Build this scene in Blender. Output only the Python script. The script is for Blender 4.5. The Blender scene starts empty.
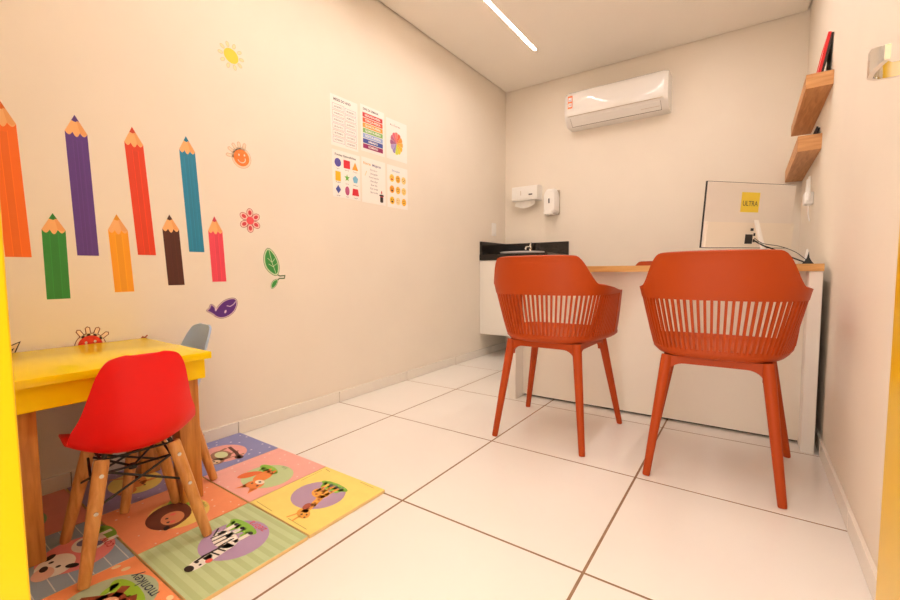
import bpy, bmesh, math, random, bisect
from mathutils import Vector, Matrix
random.seed(7)
S = bpy.context.scene
COL = S.collection
PI = math.pi

# ------------------------------------------------------------------ camera
W, H, D = 2.2033, 2.4196, 3.7025          # room width, ceiling height, back wall
def setup_camera():
    f, yaw, pitch, roll = 427.27, .6109, -.0682, -.0064
    fw = Vector((-math.sin(yaw)*math.cos(pitch), math.cos(yaw)*math.cos(pitch), math.sin(pitch)))
    rt = Vector((math.cos(yaw), math.sin(yaw), 0)); up = rt.cross(fw)
    r2 = rt*math.cos(roll)+up*math.sin(roll); u2 = -rt*math.sin(roll)+up*math.cos(roll)
    cd = bpy.data.cameras.new('camera'); co = bpy.data.objects.new('camera', cd); COL.objects.link(co)
    m = Matrix((r2, u2, -fw)).transposed().to_4x4(); m.translation = Vector((1.9375, 0, .7577))
    co.matrix_world = m
    cd.sensor_fit = 'HORIZONTAL'; cd.sensor_width = 36; cd.lens = f/900*36
    cd.clip_start = .01; cd.clip_end = 100
    S.camera = co
setup_camera()

# ------------------------------------------------------------------ world, exposure
wd = bpy.data.worlds.new('world'); S.world = wd; wd.use_nodes = True
bg = wd.node_tree.nodes['Background']
bg.inputs[0].default_value = (1.0, .90, .82, 1); bg.inputs[1].default_value = 1.6
LED_COLOR = (1.0, .90, .85, 1); LED_POWER = 39.0
S.view_settings.view_transform = 'Standard'; S.view_settings.look = 'None'
S.view_settings.exposure = 1.12; S.view_settings.gamma = 1.0
S.view_settings.use_curve_mapping = False

# ------------------------------------------------------------------ materials
def lin(h):
    if not isinstance(h, str): return tuple(h)
    h = h.lstrip('#'); o = []
    for i in (0, 2, 4):
        c = int(h[i:i+2], 16)/255
        o.append(c/12.92 if c <= .04045 else ((c+.055)/1.055)**2.4)
    return tuple(o)
MATS = {}
def mat(name, color, rough=.5, metal=0., vary=0., vscale=8., bump=0., bscale=150., coat=0., emit=None, spec=.5, stretch=None):
    if name in MATS: return MATS[name]
    m = bpy.data.materials.new(name); m.use_nodes = True; nt = m.node_tree; N = nt.nodes; L = nt.links
    b = N['Principled BSDF']; c = lin(color)
    b.inputs['Base Color'].default_value = (*c, 1); b.inputs['Roughness'].default_value = rough
    b.inputs['Metallic'].default_value = metal; b.inputs['Specular IOR Level'].default_value = spec
    b.inputs['Coat Weight'].default_value = coat
    if emit: b.inputs['Emission Color'].default_value = emit[0]; b.inputs['Emission Strength'].default_value = emit[1]
    tc = None
    if vary or bump:
        tc = N.new('ShaderNodeTexCoord'); mp = N.new('ShaderNodeMapping'); L.new(tc.outputs['Object'], mp.inputs[0])
        if stretch: mp.inputs['Scale'].default_value = stretch
    if vary:
        n = N.new('ShaderNodeTexNoise'); n.inputs['Scale'].default_value = vscale; n.inputs['Detail'].default_value = 5
        L.new(mp.outputs[0], n.inputs[0])
        r = N.new('ShaderNodeValToRGB'); e = r.color_ramp.elements
        e[0].position = .3; e[1].position = .7
        e[0].color = (*[max(0, x*(1-vary)) for x in c], 1); e[1].color = (*[min(1, x*(1+vary*.6)) for x in c], 1)
        L.new(n.outputs[0], r.inputs[0]); L.new(r.outputs[0], b.inputs['Base Color'])
    if bump:
        n2 = N.new('ShaderNodeTexNoise'); n2.inputs['Scale'].default_value = bscale; n2.inputs['Detail'].default_value = 3
        L.new(mp.outputs[0], n2.inputs[0])
        bp = N.new('ShaderNodeBump'); bp.inputs['Strength'].default_value = bump; bp.inputs['Distance'].default_value = .002
        L.new(n2.outputs[0], bp.inputs['Height']); L.new(bp.outputs[0], b.inputs['Normal'])
    MATS[name] = m; return m
def wood(name, c1, c2, axis='Z', rough=.4, scale=5.):
    if name in MATS: return MATS[name]
    m = bpy.data.materials.new(name); m.use_nodes = True; nt = m.node_tree; N = nt.nodes; L = nt.links
    b = N['Principled BSDF']; b.inputs['Roughness'].default_value = rough
    tc = N.new('ShaderNodeTexCoord'); mp = N.new('ShaderNodeMapping'); L.new(tc.outputs['Object'], mp.inputs[0])
    sc = [14., 14., 14.]; sc['XYZ'.index(axis)] = 1.2; mp.inputs['Scale'].default_value = sc
    n = N.new('ShaderNodeTexNoise'); n.inputs['Scale'].default_value = scale; n.inputs['Detail'].default_value = 6; n.inputs['Distortion'].default_value = .6
    L.new(mp.outputs[0], n.inputs[0]); r = N.new('ShaderNodeValToRGB'); e = r.color_ramp.elements
    e[0].position = .32; e[1].position = .68; e[0].color = (*lin(c1), 1); e[1].color = (*lin(c2), 1)
    L.new(n.outputs[0], r.inputs[0]); L.new(r.outputs[0], b.inputs['Base Color'])
    bp = N.new('ShaderNodeBump'); bp.inputs['Strength'].default_value = .08; bp.inputs['Distance'].default_value = .001
    L.new(n.outputs[0], bp.inputs['Height']); L.new(bp.outputs[0], b.inputs['Normal'])
    MATS[name] = m; return m

M_WALL = mat('wall_paint', '#F1E6D6', .75, vary=.02, vscale=3, bump=.05, bscale=220)
M_CEIL = mat('ceiling_paint', '#FAF3E8', .85, vary=.015, vscale=2)
M_TILE = mat('porcelain_tile', '#F4EFE8', .16, vary=.012, vscale=5, spec=.45)
M_GROUT = mat('grout', '#94765A', .9, vary=.15, vscale=40)
M_BASE = mat('skirting_tile', '#F0E8DC', .25)
M_YEL = mat('yellow_paint', '#DAAE02', .28, vary=.03, vscale=6)
M_YELT = mat('yellow_lacquer', '#FFDA06', .16, vary=.02, vscale=6, spec=.3)
M_WHITE = mat('white_plastic', '#F6F2EC', .3)
M_WLAC = mat('white_laminate', '#F3EDE3', .35, vary=.01, vscale=4)
M_PANEL = mat('cream_laminate', '#F7EFE0', .38, vary=.015, vscale=3)
M_ORG = mat('terracotta_plastic', '#B44409', .5, bump=.03, bscale=500, spec=.3)
M_RED = mat('red_plastic', '#EA0A06', .38, spec=.3)
M_GREYB = mat('blue_grey_plastic', '#A8BEE2', .35)
M_BLK = mat('black_wire', '#15130F', .4)
M_STEEL = mat('steel', '#C9C5BD', .25, metal=1.)
M_CHROME = mat('chrome', '#E8E6E2', .08, metal=1.)
M_GRAN = mat('black_granite', '#231C18', .14, vary=.5, vscale=90)
M_LEG = wood('varnished_wood', '#B5702C', '#D79345', 'Z', .35)
M_DOW = wood('beech_dowel', '#BE7C38', '#DDA05A', 'Z', .4)
M_OAK = wood('oak_edge', '#C8934C', '#E3B36C', 'X', .4)
M_SHELF = wood('shelf_wood', '#B97B42', '#D79C62', 'Y', .5)

# ------------------------------------------------------------------ mesh helpers
class MB:
    def __init__(s): s.v = []; s.f = []
    def add(s, vs, fs):
        o = len(s.v); s.v += [tuple(p) for p in vs]; s.f += [tuple(i+o for i in f) for f in fs]; return s
    def box(s, a, b, bev=0., seg=2):
        bm = bmesh.new(); bmesh.ops.create_cube(bm, size=1)
        c = [(a[i]+b[i])/2 for i in range(3)]; d = [abs(b[i]-a[i]) for i in range(3)]
        for v in bm.verts: v.co = Vector([v.co[i]*d[i]+c[i] for i in range(3)])
        if bev: bmesh.ops.bevel(bm, geom=list(bm.edges), offset=bev, segments=seg, affect='EDGES', profile=.5)
        return s.bm(bm)
    def bm(s, bm):
        bm.verts.index_update()
        s.add([v.co[:] for v in bm.verts], [[v.index for v in f.verts] for f in bm.faces]); bm.free(); return s
    def tube(s, pts, r, n=8, caps=True, squash=None):
        pts = [Vector(p) for p in pts]; k = len(pts)
        rs = r if isinstance(r, (list, tuple)) else [r]*k
        vs = []; ref = None
        for i, p in enumerate(pts):
            t = (pts[min(i+1, k-1)]-pts[max(i-1, 0)]).normalized()
            if ref is None:
                ref = Vector((1, 0, 0)) if abs(t.x) < .9 else Vector((0, 1, 0))
            u = (ref-t*ref.dot(t)).normalized(); w = t.cross(u); ref = u
            for j in range(n):
                a = 2*PI*j/n; vs.append(p+(u*math.cos(a)+w*math.sin(a))*rs[i])
        fs = [(i*n+j, i*n+(j+1) % n, (i+1)*n+(j+1) % n, (i+1)*n+j) for i in range(k-1) for j in range(n)]
        if caps: fs += [tuple(range(n-1, -1, -1)), tuple((k-1)*n+j for j in range(n))]
        return s.add(vs, fs)
    def lathe(s, prof, n=24, c=(0, 0, 0), sx=1., sy=1.):
        vs = []; k = len(prof)
        for r, z in prof:
            for j in range(n):
                a = 2*PI*j/n; vs.append((c[0]+r*sx*math.cos(a), c[1]+r*sy*math.sin(a), c[2]+z))
        fs = [(i*n+j, i*n+(j+1) % n, (i+1)*n+(j+1) % n, (i+1)*n+j) for i in range(k-1) for j in range(n)]
        fs += [tuple(range(n-1, -1, -1)), tuple((k-1)*n+j for j in range(n))]
        return s.add(vs, fs)
    def prism(s, poly, o, U, V, N, t):
        o, U, V, N = map(Vector, (o, U, V, N)); n = len(poly)
        a = [o+U*p[0]+V*p[1] for p in poly]; b = [p+N*t for p in a]
        return s.add(a+b, [tuple(range(n-1, -1, -1)), tuple(range(n, 2*n))]+[(i, (i+1) % n, n+(i+1) % n, n+i) for i in range(n)])
    def grid(s, P, thick=0., flip=False, cu=False):
        """P[i][j] points; thickened along vertex normals on both sides"""
        ni, nj = len(P), len(P[0])
        P = [[Vector(p) for p in row] for row in P]
        if not thick:
            return s.add([p for r in P for p in r], [(i*nj+j, (i+1)*nj+j, (i+1)*nj+j+1, i*nj+j+1) for i in range(ni-1) for j in range(nj-1)])
        A = []; B = []
        for i in range(ni):
            for j in range(nj):
                du = P[min(i+1, ni-1)][j]-P[max(i-1, 0)][j]; dv = P[i][min(j+1, nj-1)]-P[i][max(j-1, 0)]
                nn = du.cross(dv)
                nn = nn.normalized() if nn.length > 1e-12 else Vector((0, 0, 1))
                th = thick
                A.append(P[i][j]+nn*th/2); B.append(P[i][j]-nn*th/2)
        o = ni*nj; idx = lambda i, j: i*nj+j
        fs = []
        for i in range(ni-1):
            for j in range(nj-1):
                fs.append((idx(i, j), idx(i+1, j), idx(i+1, j+1), idx(i, j+1)))
                fs.append((o+idx(i, j), o+idx(i, j+1), o+idx(i+1, j+1), o+idx(i+1, j)))
        for i in range(ni-1):
            fs.append((idx(i, 0), o+idx(i, 0), o+idx(i+1, 0), idx(i+1, 0)))
            fs.append((idx(i, nj-1), idx(i+1, nj-1), o+idx(i+1, nj-1), o+idx(i, nj-1)))
        for j in range(nj-1):
            fs.append((idx(0, j), idx(0, j+1), o+idx(0, j+1), o+idx(0, j)))
            fs.append((idx(ni-1, j), o+idx(ni-1, j), o+idx(ni-1, j+1), idx(ni-1, j+1)))
        return s.add(A+B, fs)
    def build(s, name, m, parent=None, smooth=None, fix=True):
        me = bpy.data.meshes.new(name); me.from_pydata(s.v, [], s.f)
        if fix:
            bm = bmesh.new(); bm.from_mesh(me); bmesh.ops.recalc_face_normals(bm, faces=bm.faces); bm.to_mesh(me); bm.free()
        me.materials.append(m)
        if smooth:
            me.polygons.foreach_set('use_smooth', [True]*len(me.polygons)); me.set_sharp_from_angle(angle=math.radians(smooth))
        me.update()
        o = bpy.data.objects.new(name, me); COL.objects.link(o)
        if parent: o.parent = parent
        return o
def thing(name, label, cat, loc=(0, 0, 0), rz=0., group=None):
    o = bpy.data.objects.new(name, None); COL.objects.link(o); o.empty_display_size = .05
    o.location = loc; o.rotation_euler = (0, 0, rz); return tag(o, label, cat, group)
def tag(o, label, cat, group=None):
    o['label'] = label; o['category'] = cat
    if group: o['group'] = group
    return o
def struct(o, label=None):
    o['kind'] = 'structure'
    if label: o['label'] = label
    return o
def dup(root, loc, rz, label):
    r = root.copy(); COL.objects.link(r); r.location = loc; r.rotation_euler = (0, 0, rz); r['label'] = label
    for ch in list(root.children):
        c = ch.copy(); COL.objects.link(c); c.parent = r
        for g in ch.children:
            d = g.copy(); COL.objects.link(d); d.parent = c
    return r
def share(o, parent, loc=(0, 0, 0), rot=(0, 0, 0), name=None):
    c = o.copy(); COL.objects.link(c); c.parent = parent; c.location = loc; c.rotation_euler = rot; return c
def ell(cx, cy, rx, ry=None, rot=0., n=28, a0=0., a1=360.):
    ry = rx if ry is None else ry; o = []; c, s_ = math.cos(math.radians(rot)), math.sin(math.radians(rot))
    full = abs(a1-a0) >= 360
    for i in range(n if full else n+1):
        a = math.radians(a0+(a1-a0)*i/n); x, y = rx*math.cos(a), ry*math.sin(a)
        o.append((cx+x*c-y*s_, cy+x*s_+y*c))
    return o
def rect(x0, y0, x1, y1): return [(x0, y0), (x1, y0), (x1, y1), (x0, y1)]
def stroke(pts, w):
    """polyline to ribbon polygons (quads)"""
    out = []
    for (x0, y0), (x1, y1) in zip(pts, pts[1:]):
        dx, dy = x1-x0, y1-y0; l = math.hypot(dx, dy) or 1; nx, ny = -dy/l*w/2, dx/l*w/2; ex, ey = dx/l*w*.3, dy/l*w*.3
        out.append([(x0+nx-ex, y0+ny-ey), (x0-nx-ex, y0-ny-ey), (x1-nx+ex, y1-ny+ey), (x1+nx+ex, y1+ny+ey)])
    return out
def offset(poly, d):
    n = len(poly); A = sum(poly[i][0]*poly[(i+1) % n][1]-poly[(i+1) % n][0]*poly[i][1] for i in range(n)); sg = 1 if A > 0 else -1
    out = []
    for i in range(n):
        p0, p1, p2 = poly[i-1], poly[i], poly[(i+1) % n]
        def nrm(a, b):
            dx, dy = b[0]-a[0], b[1]-a[1]; l = math.hypot(dx, dy) or 1; return dy/l*sg, -dx/l*sg
        a, b = nrm(p0, p1), nrm(p1, p2); mx, my = a[0]+b[0], a[1]+b[1]; l = math.hypot(mx, my) or 1
        k = min(1.8, 1/max(.3, (l/2))); out.append((p1[0]+mx/l*d*k, p1[1]+my/l*d*k))
    return out
def smooth2(poly, it=2):
    for _ in range(it):
        n = len(poly); o = []
        for i in range(n):
            a, b = poly[i], poly[(i+1) % n]
            o += [(a[0]*.75+b[0]*.25, a[1]*.75+b[1]*.25), (a[0]*.25+b[0]*.75, a[1]*.25+b[1]*.75)]
        poly = o
    return poly
_fonts = {}
def text_polys(txt, size, width=None, align='CENTER', bold=0.):
    """returns (verts2d, faces) of a flat text in the built-in font, centred on the origin"""
    cu = bpy.data.curves.new('t', 'FONT'); cu.body = txt; cu.size = size; cu.align_x = align; cu.align_y = 'CENTER'; cu.resolution_u = 3; cu.offset = bold
    o = bpy.data.objects.new('t', cu); COL.objects.link(o)
    me = bpy.data.meshes.new_from_object(o)
    vs = [(v.co.x, v.co.y) for v in me.vertices]; fs = [tuple(p.vertices) for p in me.polygons]
    bpy.data.objects.remove(o); bpy.data.curves.remove(cu); bpy.data.meshes.remove(me)
    if width and vs:
        w = max(v[0] for v in vs)-min(v[0] for v in vs); k = width/w; vs = [(v[0]*k, v[1]) for v in vs]
    return vs, fs
class Flat:
    """flat print on a plane: o + U*u + V*v + N*h (all local to the parent)"""
    def __init__(s, o, U, V): s.o, s.U, s.V = Vector(o), Vector(U), Vector(V); s.N = s.U.cross(s.V); s.tf = None
    def art(s, dx=0, dy=0, k=1., mirror=True): s.tf = (dx, dy, k, -1 if mirror else 1)
    def pt(s, p, h): return s.o+s.U*p[0]+s.V*p[1]+s.N*h
    def polys(s, name, polys, m, parent, h):
        b = MB()
        for p in polys:
            if s.tf: p = [(s.tf[3]*s.tf[2]*x+s.tf[0], s.tf[2]*y+s.tf[1]) for x, y in p]
            A = sum(p[i][0]*p[(i+1) % len(p)][1]-p[(i+1) % len(p)][0]*p[i][1] for i in range(len(p)))
            q = p if A > 0 else p[::-1]
            b.add([s.pt(x, h) for x in q], [tuple(range(len(q)))])
        return b.build(name, m, parent, fix=False)
    def text(s, name, txt, c, size, m, parent, h, rot=0., width=None, bold=0.):
        return s.texts(name, [(txt, c, size, rot, width)], m, parent, h, bold)
    def texts(s, name, items, m, parent, h, bold=0.):
        b = MB()
        for txt, c, size, rot, width in items:
            vs, fs = text_polys(txt, size, width, bold=bold); ca, sa = math.cos(math.radians(rot)), math.sin(math.radians(rot))
            b.add([s.pt((c[0]+x*ca-y*sa, c[1]+x*sa+y*ca), h) for x, y in vs], fs)
        return b.build(name, m, parent, fix=False)
def ink(h): return mat('print_'+h.lstrip('#'), h, .5)
def vinyl(h): return mat('vinyl_'+h.lstrip('#'), h, .42)

# ================================================================== SETTING
T = .6; X0 = .42048; Y0 = 1.02726        # tile size and two grout lines
fl = struct(MB().box((-.1, -.06, -.06), (W+.1, D+.1, -.0007)).build('floor', M_GROUT), 'white porcelain tiled floor with tan grout')
g = .0032
xs = [0]+[X0+T*i for i in range(0, 3)]+[W]; ys = [-.06]+[Y0+T*j for j in range(-1, 5)]+[D]
for i in range(len(xs)-1):
    for j in range(len(ys)-1):
        a = (xs[i]+(g if i else 0), ys[j]+(g if j else 0), -.02); b = (xs[i+1]-(g if i < len(xs)-2 else 0), ys[j+1]-(g if j < len(ys)-2 else 0), 0)
        MB().box(a, b, .0012, 1).build('tile', M_TILE, fl)
zt = H+.06
struct(MB().box((-.12, -.06, -.06), (0, D+.12, zt)).build('wall_left', M_WALL))
struct(MB().box((0, D, -.06), (W, D+.12, zt)).build('wall_back', M_WALL))
struct(MB().box((W, -.06, -.06), (W+.12, D+.12, zt)).build('wall_right', M_WALL))
JX0, JX1, JY, JZ = 1.35, 2.15, .093, 2.1   # doorway
struct(MB().box((0, -.06, 0), (JX0-.03, JY-.012, zt)).box((JX1+.0, -.06, 0), (W, JY-.012, zt)).box((JX0-.03, -.06, JZ+.03), (JX1, JY-.012, zt)).build('wall_front', M_WALL))
struct(MB().box((JX0-.03, -.062, 0), (JX0, JY, JZ), .002).box((JX0-.03, -.062, JZ), (JX1, JY, JZ+.03), .002)
       .box((JX0-.09, JY-.012, 0), (JX0-.03, JY, JZ+.09), .002).build('trim_1', M_YEL), 'yellow painted frame of the doorway')
# ceiling: plaster slab above, finished panel with a recessed shadow gap all round
struct(MB().box((-.12, -.06, H+.025), (W+.12, D+.12, H+.06)).build('ceiling', M_CEIL))
LX = (.552, 1.653)
cp = MB(); e = .013
for x0, x1 in ((e, LX[0]-.012), (LX[0]+.012, LX[1]-.012), (LX[1]+.012, W-e)): cp.box((x0, JY, H), (x1, D-e, H+.02))
for lx in LX:
    cp.box((lx-.012, 3.135, H), (lx+.012, D-e, H+.02)); cp.box((lx-.012, JY, H), (lx+.012, .55, H+.02))
struct(cp.build('ceiling_panel', M_CEIL, bpy.data.objects['ceiling']))
# skirting tiles
def skirting(name, axis, const, dirn, cuts):
    root = struct(MB().box(*(((const if dirn > 0 else const-.004, cuts[0], 0), (const+.004 if dirn > 0 else const, cuts[-1], .058)) if axis == 'y'
                  else ((cuts[0], const-.004, 0), (cuts[-1], const, .058)))).build(name, M_GROUT))
    for a, b in zip(cuts, cuts[1:]):
        if axis == 'y':
            x = sorted((const, const+dirn*.01)); MB().box((x[0], a+.0015, .001), (x[1], b-.0015, .062), .0012, 1).build('skirting_tile', M_BASE, root)
        else:
            MB().box((a+.0015, const-.01, .001), (b-.0015, const, .062), .0012, 1).build('skirting_tile', M_BASE, root)
    return root
yc = [JY]+[Y0+T*j for j in range(-1, 5)]+[D]
skirting('baseboard_left', 'y', 0, 1, yc)
skirting('baseboard_right', 'y', W, -1, yc)
skirting('baseboard_back', 'x', D, -1, [.01]+[X0+T*i for i in range(3)]+[W-.01])
# recessed LED strips
for k, lx in enumerate(LX):
    t = thing('led_strip', ('long glowing LED strip recessed in the ceiling, on the side of the posters wall',
                            'long glowing LED strip recessed in the ceiling, on the side of the wooden shelves')[k], 'ceiling light', (lx, 1.84, H), 0, 'LED strips in the ceiling')
    MB().box((-.0115, -1.289, .011), (.0115, 1.294, .019)).build('channel', M_WHITE, t)
    MB().box((-.0105, -1.285, .005), (.0105, 1.285, .011)).build('diffuser', mat('led_glow', '#FFFFFF', .5, emit=(LED_COLOR, LED_POWER)), t)
    MB().box((-.0115, 1.285, -.001), (.0115, 1.295, .011), .0008, 1).build('end_cap', M_STEEL, t)
# yellow door leaf, opened against the right wall
d = struct(MB().box((2.096, .10, .008), (2.131, .80, 2.085), .0015, 1).build('door_1', M_YEL), 'yellow door leaf standing open along the right wall')
MB().tube([(2.096, .725, .998), (2.09, .725, .998)], .024, 20).build('rosette', M_CHROME, d, 40)
hb = MB(); P = []
path = [(2.092, .725, .990), (2.066, .725, .990), (2.053, .722, .993), (2.046, .712, .995), (2.045, .69, .993), (2.045, .66, .986), (2.046, .63, .979)]
hh = [.008, .0085, .012, .0145, .0135, .0105, .0075]
for (x, y, z), q in zip(path, hh): P.append([(x, y, z-q), (x, y, z-q*.4), (x, y, z+q*.4), (x, y, z+q)])
hb.grid(P, .005).build('door_handle', M_CHROME, d, 50)
MB().tube([(2.097, .725, .956), (2.082, .725, .956), (2.079, .725, .956)], [.013, .013, .011], 18).build('lock_cylinder', M_STEEL, d, 40)
for z in (.25, 1.05, 1.85): MB().tube([(2.14, .097, z-.045), (2.14, .097, z+.045)], .007, 10).build('hinge', M_STEEL, d, 40)

# ================================================================== DESK
t = thing('desk', 'cream office desk with oak edged top and solid front panel', 'desk', (1.485, 2.24, 0))
x0, x1 = .789-1.485, 2.18-1.485
top = MB().box((x0-.01, 0, .747), (x1, .62, .777), .0015, 1).build('desk_top', M_WLAC, t)
MB().box((x0-.01, -.0015, .747), (x1, 0, .777)).build('edge_band', M_OAK, top)
MB().box((x0, .004, 0), (x0+.044, .6, .747), .0015, 1).build('side_panel', M_WLAC, t)
MB().box((x1-.046, .004, 0), (x1-.002, .6, .747), .0015, 1).build('side_panel', M_WLAC, t)
MB().box((x0+.044, .105, .012), (x1-.046, .123, .747), .001, 1).build('front_panel', M_PANEL, t)
MB().box((x0+.044, .13, 0), (x1-.046, .145, .012)).build('gap_shade_strip', mat('gap_shade', '#2A2018', .8), t)  # dark strip painted as the shade in the open gap below the front panel

# ================================================================== ORANGE ARMCHAIRS
def sp(v, e): return math.copysign(abs(v)**e, v)
def shell_pt(q, z):
    k = max(0, (z-.47)/.23); kk = min(1, k)
    f = max(0, (abs(q)-.5)/.5); f = f*f*(3-2*f)
    hw = .203+.060*kk**.9+.040*f*(1-kk); yb = -.222-.045*k; y0 = -.03
    if abs(q) <= .68:
        th = q/.68*PI/2; return Vector((hw*sp(math.sin(th), .80), y0-(y0-yb)*sp(math.cos(th), .80), z))
    f = (abs(q)-.68)/.32; return Vector((math.copysign(hw*(1-.03*f*f), q), y0+f*(.18+.02*kk), z))
def sstep(a, b, x): x = max(0, min(1, (x-a)/(b-a))); return x*x*(3-2*x)
def ztop(q):
    q = abs(q); return .817-.006*(q/.4)**2*(q < .4)-.006*(q >= .4)-.112*sstep(.26, .48, q)-.034*sstep(.45, 1, q)
ZB = .655
def rounded(P, th): return MB().grid(P, th)
def make_orange():
    t = thing('armchair', '', 'chair', (0, 0, 0), 0, 'terracotta armchairs at the desk')
    qs = [-1+2*i/96 for i in range(97)]
    P = []
    for q in qs:
        zt_ = ztop(q); row = []
        for j in range(9):
            z = ZB+(zt_-ZB)*j/8; p = shell_pt(q, z)
            if j == 8: p = p+Vector((0, -.004, 0))
            row.append(p)
        P.append(row)
    MB().grid(P, .011).build('backrest', M_ORG, t, 50)
    for s_ in (-1, 1):
        P = [[shell_pt(s_*(.90+.10*i/5), .474+(ZB+.004-.474)*j/6) for j in range(7)] for i in range(6)]
        MB().grid(P, .011).build('arm_post', M_ORG, t, 50)
    # slats, equally spaced along the curve
    L = [0]; N = 6000; qq = [-.90+1.80*i/N for i in range(N+1)]
    for i in range(N): L.append(L[-1]+(shell_pt(qq[i+1], .56)-shell_pt(qq[i], .56)).length)
    n = 53
    for k in range(1, n):
        want = L[-1]*k/n; i = bisect.bisect_left(L, want); q = qq[i]; tg = (shell_pt(q+.002, .56)-shell_pt(q-.002, .56)).normalized()*.0041
        P = [[shell_pt(q, z)-tg, shell_pt(q, z)+tg] for z in (.472, .53, .60, ZB+.003)]
        MB().grid(P, .007).build('slat', M_ORG, t)
    # seat pan
    out = [shell_pt(-1+2*i/40, .47) for i in range(41)]
    fr = [(.238, .165), (.222, .205), (.19, .226), (.12, .236), (0, .24), (-.12, .236), (-.19, .226), (-.222, .205), (-.238, .165)]
    out = [(p.x, p.y) for p in out]+fr
    b = MB(); n = len(out); rings = [(.02, .4545), (.3, .456), (.6, .459), (.85, .464), (.94, .470), (.985, .479), (1.0, .4805), (1.014, .474), (1.01, .462), (.955, .449), (.85, .443), (.5, .440), (.02, .440)]
    for s_, z in rings:
        b.v += [(x*s_, y*s_, z) for x, y in out]
    for r in range(len(rings)-1):
        for i in range(n): b.f.append((r*n+i, r*n+(i+1) % n, (r+1)*n+(i+1) % n, (r+1)*n+i))
    b.f += [tuple(range(n)), tuple((len(rings)-1)*n+i for i in range(n))]
    b.build('seat', M_ORG, t, 60)
    # frame rails with arched undersides
    def rail(a, c, drop, th):
        a, c = Vector(a), Vector(c); Lr = (c-a).length; U = (c-a)/Lr; Nn = Vector((-U.y, U.x, 0))
        poly = [(0, 0), (Lr, 0), (Lr, -drop)]
        for i in range(9):
            an = i/8*PI/2; poly.append((Lr-.008-.05*(1-math.cos(an)), -drop+(drop-.026)*math.sin(an)))
        for i in range(9):
            an = PI/2-i/8*PI/2; poly.append((.008+.05*(1-math.cos(an)), -drop+(drop-.026)*math.sin(an)))
        poly.append((0, -drop))
        return poly, a-Nn*th/2, U, Nn
    b = MB(); R = [(-.15, -.162, .444), (.15, -.162, .444), (.165, .172, .444), (-.165, .172, .444)]
    for i in range(4):
        poly, o, U, Nn = rail(R[i], R[(i+1) % 4], .066, .026); b.prism(poly, o, U, (0, 0, 1), Nn, .026)
    b.build('seat_frame', M_ORG, t, 35)
    F = [(-.2, -.235), (.2, -.235), (.243, .242), (-.243, .242)]
    for (x, y, z), (fx, fy) in zip(R, F):
        a = Vector((x, y, z)); c = Vector((fx, fy, 0)); 
        MB().tube([a, a.lerp(c, .06), a.lerp(c, .2), a.lerp(c, .55), a.lerp(c, .985), c], [.019, .0195, .0185, .016, .013, .012], 16).build('leg', M_ORG, t, 50)
    return t
och = make_orange(); och.location = (1.198, 1.925, 0); och.rotation_euler.z = math.radians(1.2); och['label'] = 'terracotta plastic armchair with slatted back at the desk, beside the sink counter'
dup(och, (1.846, 1.907, 0), math.radians(.6), 'terracotta plastic armchair with slatted back at the desk end by the shelves wall')
dup(och, (1.458, 3.06, 0), PI, 'terracotta chair behind the desk, only the top of its back showing')

# ================================================================== CHILDREN'S TABLE
ty0, ty1, tx0, tx1, tz = .189, .672, .012, .532, .505
t = thing('kids_table', 'small yellow table on square varnished legs against the wall', 'table', ((tx0+tx1)/2, (ty0+ty1)/2, .012))
hx, hy = (tx1-tx0)/2, (ty1-ty0)/2; z1 = tz-.012
MB().box((-hx, -hy, z1-.022), (hx, hy, z1), .002, 2).build('table_top', M_YELT, t, 40)
ax, ay = hx-.022, hy-.012
for a, b in (((ax-.018, -ay), (ax, ay)), ((-ax, -ay), (-ax+.018, ay)), ((-ax+.018, ay-.0035), (ax-.018, ay)), ((-ax+.018, -ay), (ax-.018, -ay+.0035))):
    MB().box((*a, z1-.086), (*b, z1-.022), .001, 1).build('apron', M_YELT, t)
for sx in (-1, 1):
    for sy in (-1, 1):
        cx, cy = sx*(hx-.064-.031), sy*(ay-.004-.031)
        MB().box((cx-.031, cy-.031, 0), (cx+.031, cy+.031, z1-.022), .003, 2).build('leg', M_LEG, t, 40)

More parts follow.
